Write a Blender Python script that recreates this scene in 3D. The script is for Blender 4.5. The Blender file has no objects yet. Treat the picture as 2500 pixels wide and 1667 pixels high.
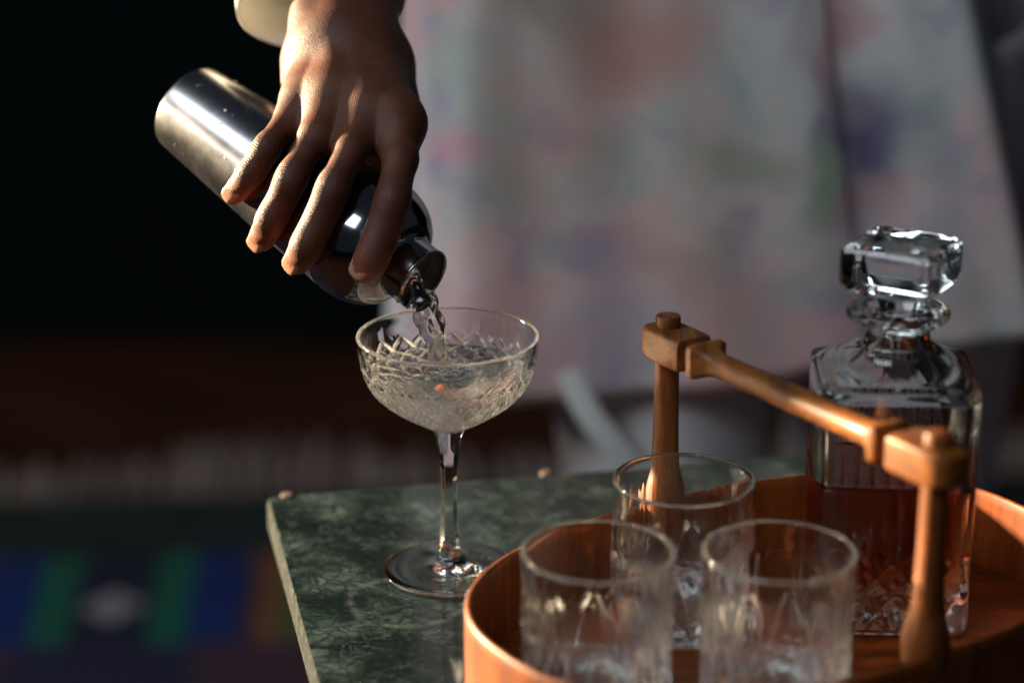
import bpy, math, random
import numpy as np
from mathutils import Vector, Matrix
rng = np.random.RandomState(7)
random.seed(7)
S = bpy.context.scene
COL = S.collection
R = math.radians

# ------------------------------------------------------------------ camera, light, exposure
cam = bpy.data.cameras.new('camera')
cam.sensor_width = 36.0
cam.lens = 80.0
cam.clip_start = 0.02
cam.clip_end = 60.0
cam.dof.use_dof = True
cam.dof.focus_distance = 1.205
cam.dof.aperture_fstop = 2.7
cam_ob = bpy.data.objects.new('camera', cam)
COL.objects.link(cam_ob)
cam_ob.location = (0.0343, -1.15, 0.5225)
cam_ob.rotation_euler = (R(90 - 18.7), 0, 0)
S.camera = cam_ob

W = bpy.data.worlds.new('World')
S.world = W
W.use_nodes = True
W.node_tree.nodes['Background'].inputs[0].default_value = (0.55, 0.7, 1.0, 1)
W.node_tree.nodes['Background'].inputs[1].default_value = 0.028

def aim(o, target):
    d = Vector(target) - o.location
    o.rotation_euler = d.to_track_quat('-Z', 'Y').to_euler()

def area(name, loc, target, sx, sy, watts, col):
    l = bpy.data.lights.new(name, 'AREA')
    l.shape = 'RECTANGLE'; l.size = sx; l.size_y = sy
    l.energy = watts; l.color = col
    o = bpy.data.objects.new(name, l); COL.objects.link(o)
    o.location = loc; aim(o, target)
    return o

# low warm sunlight coming in from the left
k = bpy.data.lights.new('low_sunlight', 'SPOT')
k.energy = 3500; k.color = (1.0, 0.78, 0.50)
k.shadow_soft_size = 0.08
k.spot_size = 2 * math.atan(0.37 / 2.6); k.spot_blend = 0.75
ko = bpy.data.objects.new('low_sunlight', k); COL.objects.link(ko)
tgt = Vector((0.03, 0.0, 0.035))
az, el = R(25.5), R(9)
ko.location = tgt + Vector((0, 0, 0.03)) + 2.6 * Vector((-math.cos(az) * math.cos(el), math.sin(az) * math.cos(el), math.sin(el)))
aim(ko, tgt)
# soft window light high on the left; weak added fill, camera side
area('window_light', (-2.75, 0.25, 0.95), (0.05, 0.0, 0.1), 1.4, 0.4, 10, (1.0, 0.93, 0.84))
area('high_window_light', (-1.30, -0.95, 1.80), (0.1, 0.3, 0.0), 2.2, 0.8, 40, (0.80, 0.90, 1.0))
area('camera_side_fill', (0.5, -3.3, 1.5), (0.2, 0.3, 0.0), 2.0, 1.2, 1.2, (1.0, 0.94, 0.88))

S.view_settings.view_transform = 'Standard'
S.view_settings.look = 'None'
S.view_settings.exposure = 0
S.view_settings.gamma = 1
S.render.engine = 'CYCLES'
cy = S.cycles
cy.max_bounces = 32; cy.transmission_bounces = 28; cy.glossy_bounces = 10; cy.diffuse_bounces = 4
cy.transparent_max_bounces = 16; cy.volume_bounces = 1
cy.caustics_refractive = True; cy.caustics_reflective = True
cy.blur_glossy = 1.0
cy.sample_clamp_indirect = 60.0
cy.use_denoising = True
try:
    cy.denoiser = 'OPENIMAGEDENOISE'
    cy.denoising_input_passes = 'RGB_ALBEDO_NORMAL'
except Exception:
    pass
cy.use_adaptive_sampling = False

# ------------------------------------------------------------------ node helpers
class NT:
    def __init__(self, name):
        self.m = bpy.data.materials.new(name); self.m.use_nodes = True
        self.t = self.m.node_tree; self.n = self.t.nodes; self.l = self.t.links
        self.b = self.n['Principled BSDF']; self.out = self.n['Material Output']
    def add(self, typ, **kw):
        n = self.n.new(typ)
        for a, v in kw.items():
            setattr(n, a, v)
        return n
    def put(self, sock, v):
        if isinstance(v, bpy.types.NodeSocket): self.l.new(v, sock)
        else: sock.default_value = v
    def P(self, **kw):
        for a, v in kw.items():
            self.put(self.b.inputs[a.replace('_', ' ')], v)
        return self
    def coord(self, which='Object'):
        return self.add('ShaderNodeTexCoord').outputs[which]
    def mapping(self, v, scale=(1, 1, 1), rot=(0, 0, 0), loc=(0, 0, 0)):
        n = self.add('ShaderNodeMapping')
        self.l.new(v, n.inputs[0])
        n.inputs['Location'].default_value = loc; n.inputs['Rotation'].default_value = rot; n.inputs['Scale'].default_value = scale
        return n.outputs[0]
    def noise(self, v, scale, detail=4, rough=0.55, dist=0.0, color=False):
        n = self.add('ShaderNodeTexNoise')
        self.l.new(v, n.inputs['Vector'])
        n.inputs['Scale'].default_value = scale; n.inputs['Detail'].default_value = detail
        n.inputs['Roughness'].default_value = rough; n.inputs['Distortion'].default_value = dist
        return n.outputs[1 if color else 0]
    def voro(self, v, scale, feature='F1', rand=1.0, out=0):
        n = self.add('ShaderNodeTexVoronoi', feature=feature)
        self.l.new(v, n.inputs['Vector']); n.inputs['Scale'].default_value = scale
        n.inputs['Randomness'].default_value = rand
        return n.outputs[out]
    def ramp(self, f, stops, interp='LINEAR'):
        n = self.add('ShaderNodeValToRGB'); self.l.new(f, n.inputs[0])
        cr = n.color_ramp; cr.interpolation = interp
        while len(cr.elements) < len(stops): cr.elements.new(0.5)
        for e, (p, c) in zip(cr.elements, stops):
            e.position = p
            e.color = (c, c, c, 1) if isinstance(c, (int, float)) else (*c, 1)
        return n.outputs[0]
    def mix(self, f, a, b, mode='MIX'):
        n = self.add('ShaderNodeMix', data_type='RGBA', blend_type=mode)
        self.put(n.inputs[0], f)
        for s, v in ((n.inputs[6], a), (n.inputs[7], b)):
            self.put(s, v if isinstance(v, bpy.types.NodeSocket) else (*v, 1))
        return n.outputs[2]
    def math(self, op, a, b=0.0, c=0.0):
        n = self.add('ShaderNodeMath', operation=op)
        self.put(n.inputs[0], a); self.put(n.inputs[1], b); self.put(n.inputs[2], c)
        return n.outputs[0]
    def sep(self, v):
        n = self.add('ShaderNodeSeparateXYZ'); self.l.new(v, n.inputs[0]); return n.outputs
    def vadd(self, a, b, scale=1.0):
        s = self.add('ShaderNodeVectorMath', operation='SCALE'); self.l.new(b, s.inputs[0]); s.inputs[3].default_value = scale
        n = self.add('ShaderNodeVectorMath', operation='ADD'); self.l.new(a, n.inputs[0]); self.l.new(s.outputs[0], n.inputs[1])
        return n.outputs[0]
    def bump(self, h, strength=0.3, dist=0.001):
        n = self.add('ShaderNodeBump'); self.l.new(h, n.inputs['Height'])
        n.inputs['Strength'].default_value = strength; n.inputs['Distance'].default_value = dist
        self.l.new(n.outputs[0], self.b.inputs['Normal'])
        return self

# ------------------------------------------------------------------ materials
def mat_glass(name, col=(0.985, 0.99, 0.985), rough=0.0, ior=1.5):
    q = NT(name)
    q.n.remove(q.b)
    g = q.add('ShaderNodeBsdfGlass'); g.inputs['Color'].default_value = (*col, 1)
    g.inputs['Roughness'].default_value = rough; g.inputs['IOR'].default_value = ior
    q.l.new(g.outputs[0], q.out.inputs['Surface'])
    return q.m
GLASS = mat_glass('clear_glass')
def mat_cut(name, haze, rough):
    q = NT(name); q.n.remove(q.b)
    at = q.add('ShaderNodeAttribute', attribute_name='cut')
    g = q.add('ShaderNodeBsdfGlass'); g.inputs['Color'].default_value = (0.985, 0.988, 0.985, 1); g.inputs['IOR'].default_value = 1.5
    fine = q.noise(q.coord(), 700, 2)
    q.l.new(q.math('MULTIPLY', q.math('MULTIPLY', at.outputs['Fac'], fine), rough), g.inputs['Roughness'])
    d = q.add('ShaderNodeBsdfDiffuse'); d.inputs[0].default_value = (0.9, 0.9, 0.9, 1)
    tr = q.add('ShaderNodeBsdfTranslucent'); tr.inputs[0].default_value = (0.9, 0.9, 0.9, 1)
    m0 = q.add('ShaderNodeMixShader'); m0.inputs[0].default_value = 0.7
    q.l.new(d.outputs[0], m0.inputs[1]); q.l.new(tr.outputs[0], m0.inputs[2])
    m1 = q.add('ShaderNodeMixShader')
    q.l.new(q.math('MULTIPLY', q.math('MULTIPLY', at.outputs['Fac'], fine), haze), m1.inputs[0])
    q.l.new(g.outputs[0], m1.inputs[1]); q.l.new(m0.outputs[0], m1.inputs[2])
    q.l.new(m1.outputs[0], q.out.inputs['Surface'])
    return q.m
CUT_GLASS = mat_cut('cut_crystal', 0.34, 0.10)
PRESSED = mat_cut('pressed_crystal', 0.30, 0.07)
def mark_cut(o, grid, base, top, rim, deep=0.0004):
    # cuts and rim slightly rough, with white haze painting in their glints
    d = np.clip((base - np.hypot(grid[..., 0], grid[..., 1]) - deep) / 0.0008, 0, 1) * np.where(grid[..., 2] < top, 1.0, 0.25)
    d = np.where((grid[..., 2] > rim) & (base > 0.01), 0.45, d)
    d = d.reshape(-1)
    at = o.data.attributes.new('cut', 'FLOAT', 'POINT'); at.data.foreach_set('value', d.astype(np.float32))
WATER = mat_glass('clear_drink', (1, 1, 1), 0.0, 1.34)

def mat_whiskey():
    q = NT('amber_spirit'); q.n.remove(q.b)
    g = q.add('ShaderNodeBsdfGlass'); g.inputs['Color'].default_value = (1, 1, 1, 1); g.inputs['IOR'].default_value = 1.36
    g.inputs['Roughness'].default_value = 0
    q.l.new(g.outputs[0], q.out.inputs['Surface'])
    a = q.add('ShaderNodeVolumeAbsorption'); a.inputs['Color'].default_value = (0.83, 0.42, 0.09, 1); a.inputs['Density'].default_value = 62
    q.l.new(a.outputs[0], q.out.inputs['Volume'])
    return q.m
SPIRIT = mat_whiskey()

def mat_wood(name, stretch, dark=(0.060, 0.0130, 0.0020), light=(0.23, 0.054, 0.0066), rot=(0, 0, 0), scale=1.0):
    q = NT(name)
    v = q.mapping(q.coord(), stretch, rot)
    w = q.vadd(v, q.noise(v, 14, 3, color=True), 0.02)
    a = q.noise(w, 130 * scale, 5, 0.6)
    b = q.noise(w, 620 * scale, 4, 0.7)
    c = q.noise(q.coord(), 9, 2)
    f = q.math('ADD', q.math('MULTIPLY', a, 0.62), q.math('MULTIPLY', b, 0.38))
    col = q.ramp(f, [(0.38, dark), (0.50, tuple(0.55 * l + 0.45 * d for l, d in zip(light, dark))), (0.60, light)])
    col = q.mix(q.math('MULTIPLY', c, 0.35), col, (0.12, 0.03, 0.007))
    q.P(Base_Color=col, Roughness=q.ramp(b, [(0.3, 0.55), (0.7, 0.42)]), Coat_Weight=0.04, Coat_Roughness=0.3, Specular_IOR_Level=0.3)
    q.bump(f, 0.25, 0.0006)
    return q.m
WOOD_WALL = mat_wood('teak_wall', (1, 1, 0.06))
WOOD_BASE = mat_wood('teak_base', (0.06, 1, 1), rot=(0, 0, R(-27)))
WOOD_POST = mat_wood('teak_post', (1, 1, 0.08), (0.045, 0.0115, 0.0018), (0.215, 0.060, 0.0072))
WOOD_BAR = mat_wood('teak_bar', (1, 0.07, 1), (0.065, 0.019, 0.0028), (0.25, 0.080, 0.0100), rot=(0, 0, R(-32)))

def mat_marble():
    q = NT('green_marble')
    v = q.coord()
    d = q.vadd(v, q.noise(v, 18, 5, color=True), 0.05)
    d2 = q.vadd(v, q.noise(v, 45, 5, color=True), 0.022)
    patch = q.noise(d, 30, 5, 0.6)
    col = q.ramp(patch, [(0.40, (0.0050, 0.0073, 0.0087)), (0.46, (0.0073, 0.0119, 0.0125)), (0.55, (0.0205, 0.0317, 0.0304)), (0.66, (0.0462, 0.0660, 0.0634))])
    web = q.math('ADD', q.voro(d2, 120, 'DISTANCE_TO_EDGE'), q.math('MULTIPLY', q.noise(d2, 60, 3), 0.12))
    col = q.mix(q.ramp(web, [(0.05, 0.95), (0.13, 0.5), (0.24, 0.0)]), col, (0.0056, 0.0112, 0.0098))
    big = q.math('ABSOLUTE', q.math('SUBTRACT', q.noise(d, 9, 5, 0.6), 0.5))
    col = q.mix(q.ramp(big, [(0.0, 0.9), (0.020, 0.55), (0.05, 0.0)]), col, (0.0045, 0.0073, 0.0076))
    fine = q.noise(d2, 330, 5, 0.7)
    col = q.mix(q.ramp(fine, [(0.54, 0.0), (0.72, 0.35)]), col, (0.0449, 0.0693, 0.0713))
    vein = q.math('ABSOLUTE', q.math('SUBTRACT', q.noise(q.mapping(d2, loc=(4, 2, 1)), 12, 6, 0.65), 0.5))
    col = q.mix(q.ramp(vein, [(0.0, 0.40), (0.004, 0.15), (0.010, 0.0)]), col, (0.0617, 0.0825, 0.0896))
    # dried ring left by a wet glass foot
    rd = q.add('ShaderNodeVectorMath', operation='DISTANCE'); q.l.new(q.vadd(v, q.noise(v, 60, 2, color=True), 0.0012), rd.inputs[0])
    rd.inputs[1].default_value = (-0.0217 - 0.1 + 0.0006, -0.0394 + 0.0006, 0.8006)
    ring = q.ramp(q.math('ABSOLUTE', q.math('SUBTRACT', rd.outputs['Value'], 0.0307)), [(0.0, 0.5), (0.0008, 0.3), (0.0018, 0.0)])
    col = q.mix(q.math('MULTIPLY', ring, q.ramp(q.noise(v, 90, 3), [(0.42, 0.0), (0.6, 1.0)])), col, (0.0759, 0.0858, 0.0825))
    q.P(Base_Color=col, Roughness=q.ramp(fine, [(0.3, 0.08), (0.8, 0.18)]), Specular_IOR_Level=0.55)
    q.bump(fine, 0.05, 0.0004)
    return q.m
MARBLE = mat_marble()
def mat_marble_side():
    q = NT('cut_marble_side')
    v = q.coord()
    a = q.noise(v, 160, 5, 0.7)
    col = q.ramp(a, [(0.3, (0.006, 0.007, 0.0065)), (0.55, (0.022, 0.025, 0.023)), (0.75, (0.06, 0.064, 0.058))])
    q.P(Base_Color=col, Roughness=0.95, Specular_IOR_Level=0.08).bump(a, 0.6, 0.001)
    return q.m
MARBLE_SIDE = mat_marble_side()

def mat_steel(name, rough, scratch=True):
    q = NT(name)
    v = q.coord()
    s = q.noise(q.mapping(v, (260, 260, 22)), 4, 3, 0.6)
    sm = q.noise(v, 28, 5, 0.65)
    rr = q.math('ADD', rough, q.math('MULTIPLY', q.math('SUBTRACT', sm, 0.4), 0.22))
    q.P(Base_Color=q.ramp(sm, [(0.3, (0.31, 0.31, 0.33)), (0.7, (0.42, 0.42, 0.44))]), Metallic=1.0, Roughness=rr)
    if scratch: q.bump(s, 0.10, 0.0002)
    return q.m
STEEL = mat_steel('brushed_steel', 0.22)
STEEL_BRIGHT = mat_steel('polished_steel', 0.10, False)

def mat_plain(name, col, rough=0.6, metal=0.0, **kw):
    q = NT(name); q.P(Base_Color=(*col, 1), Roughness=rough, Metallic=metal, **kw); return q.m
COPPER = mat_plain('dull_copper_paint', (0.075, 0.042, 0.033), 0.8)
STRAINER = mat_plain('strainer_steel', (0.20, 0.20, 0.21), 0.35, 1.0)

def mat_skin():
    q = NT('brown_skin')
    v = q.coord()
    a = q.noise(v, 60, 4, 0.6); b = q.noise(v, 900, 3, 0.6)
    at = q.add('ShaderNodeAttribute', attribute_name='knuckle')
    tip = q.add('ShaderNodeAttribute', attribute_name='tip')
    col = q.ramp(a, [(0.3, (0.064, 0.0182, 0.0080)), (0.7, (0.098, 0.031, 0.0142))])
    col = q.mix(q.math('MULTIPLY', at.outputs['Fac'], 0.55), col, (0.055, 0.020, 0.012))
    col = q.mix(q.math('MULTIPLY', tip.outputs['Fac'], 0.60), col, (0.30, 0.090, 0.042))  # warm backlit glow of the fingertips painted into the skin colour
    q.P(Base_Color=col, Roughness=q.ramp(b, [(0.3, 0.62), (0.7, 0.50)]), Subsurface_Weight=0.18, Subsurface_Scale=0.006,
        Subsurface_Radius=(1.0, 0.30, 0.14), Specular_IOR_Level=0.28)
    cr = q.add('ShaderNodeAttribute', attribute_name='crease')
    lines = q.math('SINE', q.math('ADD', q.math('MULTIPLY', cr.outputs['Fac'], 2.2), q.math('MULTIPLY', q.noise(v, 220, 3), 3.5)))
    wr = q.math('MULTIPLY', q.math('ABSOLUTE', lines), 1.0)
    pore = q.voro(q.vadd(v, q.noise(v, 500, 2, color=True), 0.002), 760, 'DISTANCE_TO_EDGE')
    h = q.math('ADD', q.math('MULTIPLY', pore, 0.8), q.math('MULTIPLY', wr, q.math('ADD', 0.05, q.math('MULTIPLY', at.outputs['Fac'], 0.8))))
    q.bump(h, 0.55, 0.0006)
    return q.m
SKIN = mat_skin()
NAIL = mat_plain('fingernail', (0.34, 0.16, 0.105), 0.25)

def mat_cloth(name, col, rough=0.9, weave=1400, trans=0.0):
    q = NT(name); v = q.coord()
    a = q.noise(v, weave, 3, 0.6); b = q.noise(v, 12, 4)
    c = q.mix(q.math('MULTIPLY', b, 0.3), col, tuple(x * 0.82 for x in col))
    q.P(Base_Color=c, Roughness=rough, Sheen_Weight=0.15)
    q.bump(a, 0.25, 0.0005)
    if trans:
        tr = q.add('ShaderNodeBsdfTranslucent'); tr.inputs[0].default_value = (*col, 1)
        mx = q.add('ShaderNodeMixShader'); mx.inputs[0].default_value = trans
        q.l.new(q.b.outputs[0], mx.inputs[1]); q.l.new(tr.outputs[0], mx.inputs[2]); q.l.new(mx.outputs[0], q.out.inputs[0])
    return q.m
SLEEVE = mat_cloth('white_cotton', (0.74, 0.73, 0.68), trans=0.25)
TROUSER = mat_cloth('grey_lilac_linen', (0.72, 0.68, 0.70))

def mat_floral():
    q = NT('faded_floral_cotton'); v = q.coord()
    w = q.vadd(v, q.noise(v, 9, 3, color=True), 0.10)
    n1 = q.noise(w, 7, 3); n2 = q.noise(q.mapping(w, loc=(3, 1, 2)), 11, 3); n3 = q.noise(q.mapping(w, loc=(7, 5, 2)), 14, 2)
    col = q.ramp(n1, [(0.38, (0.62, 0.66, 0.64)), (0.50, (0.70, 0.62, 0.62)), (0.62, (0.70, 0.48, 0.49))])
    col = q.mix(q.ramp(n2, [(0.50, 0.0), (0.62, 0.7)]), col, (0.42, 0.54, 0.50))
    col = q.mix(q.ramp(n3, [(0.55, 0.0), (0.66, 0.65)]), col, (0.40, 0.36, 0.50))
    def blotch(col, p, r, c, a, sx=1.0, sz=1.0):
        r = r * 1.25
        m = q.mapping(w, (1 / (r * sx), 0.6 / r, 1 / (r * sz)))
        c0 = q.add('ShaderNodeVectorMath', operation='DISTANCE'); q.l.new(m, c0.inputs[0])
        c0.inputs[1].default_value = ((p[0] - 0.16 + 0.05) / (r * sx), 0.6 * (p[1] - 0.58 + 0.05) / r, (p[2] + 0.80 + 0.05) / (r * sz))
        return q.mix(q.ramp(c0.outputs['Value'], [(0.35, min(1, a * 1.1)), (1.2, 0.0)]), col, c)
    for p, r, c, a, sx, sz in FLORAL:
        col = blotch(col, p, r, c, a, sx, sz)
    q.P(Base_Color=col, Roughness=0.92, Sheen_Weight=0.1)
    q.bump(q.noise(v, 900, 3), 0.2, 0.0006)
    return q.m
# flowers printed on the garment: centre, radius, colour, strength, width, height
FLORAL = [
    ((0.2901,0.4400,0.1251), 0.040, (0.128, 0.111, 0.204), 0.90, 1.0, 1.5),
    ((0.2705,0.4400,0.1670), 0.024, (0.170, 0.145, 0.221), 0.7, 0.8, 1.6),
    ((0.1240,0.4400,0.2054), 0.042, (0.612, 0.340, 0.289), 0.75, 1.4, 1.0),
    ((0.2623,0.4400,0.2199), 0.030, (0.425, 0.204, 0.238), 0.75, 1.0, 1.6),
    ((0.2485,0.4400,0.2054), 0.018, (0.714, 0.800, 0.800), 0.85, 0.8, 3.0),
    ((0.2553,0.4400,0.1130), 0.022, (0.289, 0.425, 0.289), 0.8, 0.7, 2.2),
    ((0.1992,0.4400,0.1190), 0.030, (0.340, 0.408, 0.289), 0.55, 1.8, 0.8),
    ((-0.0215,0.4400,0.1311), 0.028, (0.714, 0.340, 0.442), 0.70, 1.3, 0.8),
    ((0.1030,0.4400,0.0453), 0.022, (0.459, 0.442, 0.612), 0.5, 1.3, 1.5),
    ((0.1693,0.4400,0.0203), 0.045, (0.510, 0.357, 0.323), 0.55, 1.0, 1.4),
    ((0.3005,0.4400,0.0947), 0.026, (0.612, 0.374, 0.340), 0.6, 1.5, 0.7),
    ((0.0767,0.4400,-0.0306), 0.018, (0.714, 0.408, 0.374), 0.7, 0.8, 1.6),
    ((0.1098,0.4400,-0.0146), 0.034, (0.476, 0.442, 0.561), 0.55, 1.5, 0.9),
    ((0.0343,0.4400,0.2199), 0.028, (0.799, 0.800, 0.800), 0.6, 1.0, 2.0),
    ((0.3471,0.4400,0.0578), 0.030, (0.561, 0.561, 0.578), 0.6, 0.8, 2.4),
    ((-0.0494,0.4400,0.2199), 0.020, (0.578, 0.680, 0.442), 0.6, 0.8, 1.0),
]
FLORAL_MAT = mat_floral()

def mat_floor():
    q = NT('dark_oak'); v = q.coord()
    a = q.noise(q.mapping(v, (0.4, 5, 1)), 8, 5)
    q.P(Base_Color=q.ramp(a, [(0.35, (0.030, 0.011, 0.005)), (0.65, (0.110, 0.036, 0.014))]), Roughness=0.7, Specular_IOR_Level=0.15)
    return q.m
def mat_wall():
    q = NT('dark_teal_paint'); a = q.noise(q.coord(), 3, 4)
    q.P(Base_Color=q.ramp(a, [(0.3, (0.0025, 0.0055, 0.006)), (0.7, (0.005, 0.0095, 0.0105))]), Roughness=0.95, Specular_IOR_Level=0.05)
    return q.m

def mat_rug():
    # woven stripes and lozenges in blue, green, cream and rust
    q = NT('woven_wool'); v = q.coord()
    w = q.vadd(v, q.noise(v, 14, 3, color=True), 0.035)
    x, y, z = q.sep(w)
    ax = q.math('ABSOLUTE', q.math('SUBTRACT', q.math('MODULO', q.math('ADD', x, 10.5575), 0.515), 0.2575))
    blue, green, navy, cream, rust, olive = (0.006, 0.024, 0.15), (0.006, 0.12, 0.066), (0.010, 0.013, 0.035), (0.36, 0.30, 0.30), (0.25, 0.085, 0.04), (0.07, 0.11, 0.03)
    cols = q.ramp(q.math('MULTIPLY', ax, 3.8), [(0.0, navy), (0.20, navy), (0.205, green), (0.39, green), (0.395, blue), (0.66, blue), (0.665, (0.03, 0.02, 0.02)), (0.80, rust), (0.92, olive)], 'EASE')
    dia = q.math('ADD', q.math('MULTIPLY', ax, 1.0), q.math('ABSOLUTE', q.math('SUBTRACT', y, DIA_Y)))
    cols = q.mix(q.math('LESS_THAN', dia, 0.048), cols, cream)
    top = q.math('GREATER_THAN', y, EDGE_Y)
    cols = q.mix(top, cols, q.mix(q.math('GREATER_THAN', q.noise(v, 22, 2), 0.55), (0.012, 0.016, 0.016), (0.016, 0.045, 0.03)))
    low = q.math('LESS_THAN', y, LOW_Y)
    cols = q.mix(low, cols, q.mix(q.math('GREATER_THAN', ax, 0.12), (0.022, 0.018, 0.05), (0.07, 0.03, 0.045)))
    q.P(Base_Color=cols, Roughness=0.95)
    q.bump(q.noise(v, 300, 3), 0.5, 0.003)
    return q.m
DIA_Y, EDGE_Y, LOW_Y = 0.00, 0.17, -0.115
RUG = mat_rug()
FRINGE = mat_cloth('undyed_wool', (0.36, 0.25, 0.20), weave=200)

# ------------------------------------------------------------------ mesh helpers
def link(o):
    COL.objects.link(o); return o

def mesh_obj(name, verts, faces, mat=None, parent=None, smooth=True, mats=None, midx=None):
    base = Vector((0, 0, 0))
    if parent is not None: base = parent_world(parent)
    me = bpy.data.meshes.new(name)
    vv = np.asarray(verts, dtype=np.float64) - np.array(base)
    me.from_pydata(vv.tolist(), [], faces if isinstance(faces, list) else faces.tolist())
    for m in (mats or [mat]): me.materials.append(m)
    if smooth: me.polygons.foreach_set('use_smooth', np.ones(len(me.polygons), dtype=bool))
    if midx is not None: me.polygons.foreach_set('material_index', np.asarray(midx, dtype=np.int32))
    me.update()
    o = bpy.data.objects.new(name, me); link(o)
    if parent is not None: o.parent = parent
    return o

def parent_world(p):
    v = Vector((0, 0, 0))
    while p is not None:
        v += p.location; p = p.parent
    return v

def thing(name, label, cat, loc=(0, 0, 0), group=None):
    o = bpy.data.objects.new(name, None); link(o)
    o.empty_display_size = 0.02
    o.location = loc; o['label'] = label; o['category'] = cat
    if group: o['group'] = group
    return o
def tag(o, label, cat, group=None):
    o['label'] = label; o['category'] = cat
    if group: o['group'] = group
    return o

def grid_faces(nr, nt, close=True, flip=False, off=0):
    i, j = np.meshgrid(np.arange(nr - 1), np.arange(nt if close else nt - 1), indexing='ij')
    a = i * nt + j; b = i * nt + (j + 1) % nt; c = (i + 1) * nt + (j + 1) % nt; d = (i + 1) * nt + j
    f = np.stack([a, b, c, d] if not flip else [d, c, b, a], -1).reshape(-1, 4) + off
    return f.tolist()

def loft(rings, cap0=True, cap1=True, flip=False):
    """rings: list of (n,3) arrays -> verts, faces of a tube through them"""
    nt = len(rings[0]); V = np.concatenate(rings); F = grid_faces(len(rings), nt, True, flip)
    for do, r0, rev in ((cap0, 0, not flip), (cap1, (len(rings) - 1) * nt, flip)):
        if do:
            c = V[r0:r0 + nt].mean(0); V = np.vstack([V, c]); ci = len(V) - 1
            for j in range(nt):
                t = [r0 + j, r0 + (j + 1) % nt, ci]
                F.append(t[::-1] if rev else t)
    return V, F

def resample(pts, n):
    p = np.asarray(pts, float); d = np.r_[0, np.cumsum(np.linalg.norm(np.diff(p, axis=0), axis=1))]
    s = np.linspace(0, d[-1], n)
    return np.stack([np.interp(s, d, p[:, i]) for i in range(p.shape[1])], 1)

def spline(pts, n):
    """Catmull-Rom through points, n samples"""
    p = np.asarray(pts, float); q = np.vstack([2 * p[0] - p[1], p, 2 * p[-1] - p[-2]])
    out = []
    m = len(p) - 1
    for s in np.linspace(0, m - 1e-9, n):
        i = int(s); t = s - i; a, b, c, d = q[i:i + 4]
        out.append(0.5 * (2 * b + (c - a) * t + (2 * a - 5 * b + 4 * c - d) * t * t + (3 * b - a - 3 * c + d) * t ** 3))
    return np.array(out)

def revolve(profile, nt, disp=None):
    """profile (n,2) of r,z from bottom outwards; disp(theta grid, z grid, r grid) adds to radius"""
    th = np.linspace(0, 2 * np.pi, nt, endpoint=False)
    r = np.repeat(profile[:, :1], nt, 1); z = np.repeat(profile[:, 1:2], nt, 1); T = np.repeat(th[None], len(profile), 0)
    if disp is not None: r = r + disp(T, z, r)
    return np.stack([r * np.cos(T), r * np.sin(T), z], -1)

def superring(a, b, n, nt, z=0.0, rot=0.0, c=(0, 0)):
    t = np.linspace(0, 2 * np.pi, nt, endpoint=False)
    x = a * np.sign(np.cos(t)) * np.abs(np.cos(t)) ** (2 / n); y = b * np.sign(np.sin(t)) * np.abs(np.sin(t)) ** (2 / n)
    cr, sr = math.cos(rot), math.sin(rot)
    return np.stack([x * cr - y * sr + c[0], x * sr + y * cr + c[1], np.full(nt, z)], 1)

def polar_super(n, nt):
    """unit superellipse radius sampled evenly in angle"""
    t = np.linspace(0, 2 * np.pi, nt, endpoint=False)
    return t, (np.abs(np.cos(t)) ** n + np.abs(np.sin(t)) ** n) ** (-1.0 / n)

def groove(u, period, width, depth, shape='v'):
    """V groove repeated along u"""
    d = np.abs((u / period + 0.5) % 1.0 - 0.5) * period
    k = np.clip(1 - d / width, 0, 1)
    return -depth * (k if shape == 'v' else np.sqrt(k * (2 - k)))

def sstep(a, b, x):
    t = np.clip((x - a) / (b - a), 0, 1); return t * t * (3 - 2 * t)

# ------------------------------------------------------------------ setting
FZ = -0.80
def sheet(name, x0, x1, y0, y1, z, mat):
    o = mesh_obj(name, [(x0, y0, z), (x1, y0, z), (x1, y1, z), (x0, y1, z)], [[0, 1, 2, 3]], mat, smooth=False)
    o['kind'] = 'structure'; return o
WY = 2.75
sheet('floor', -7, 7, -5, WY, FZ, mat_floor())
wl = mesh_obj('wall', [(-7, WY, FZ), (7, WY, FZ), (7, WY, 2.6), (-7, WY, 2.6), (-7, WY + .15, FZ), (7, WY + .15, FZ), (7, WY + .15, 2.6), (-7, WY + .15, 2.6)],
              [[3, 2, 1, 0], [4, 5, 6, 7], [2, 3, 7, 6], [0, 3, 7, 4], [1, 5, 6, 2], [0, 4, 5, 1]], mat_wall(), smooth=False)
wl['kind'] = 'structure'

# rug with fringe
RX, RY, RA = -0.485, 1.643, R(4)
rug = thing('rug', 'dark woven rug with blue and green stripes and a pale lozenge on the floor', 'rug', (RX, RY, FZ))
rug.rotation_euler = (0, 0, RA)
n = 60
gx, gy = np.meshgrid(np.linspace(-1.3, 1.75, n), np.linspace(-1.2, 0.365, n), indexing='ij')
gz = 0.009 + 0.002 * np.sin(gx * 23) * np.cos(gy * 31)
V = np.stack([gx, gy, gz], -1).reshape(-1, 3)
o = mesh_obj('pile', V, grid_faces(n, n, False), RUG); o.parent = rug
V, F = [], []
x = -1.3
while x < 1.74:
    L = 0.13 + 0.07 * rng.rand() + 0.05 * math.sin(x * 9); wv = 0.007 + 0.005 * rng.rand(); dx = 0.03 * (rng.rand() - 0.5)
    k0 = len(V)
    for s in np.linspace(0, 1, 5):
        cx = x + dx * s * s; yy = 0.360 + L * s; zz = 0.008 - 0.003 * s + 0.006 * math.sin(s * 3)
        V += [(cx - wv, yy, 0.001), (cx - wv * .6, yy, zz + .004), (cx + wv * .6, yy, zz + .004), (cx + wv, yy, 0.001)]
    for i in range(4):
        for j in range(3):
            a = k0 + i * 4 + j; F.append([a, a + 1, a + 5, a + 4])
    x += 0.017 + 0.014 * rng.rand()
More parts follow.
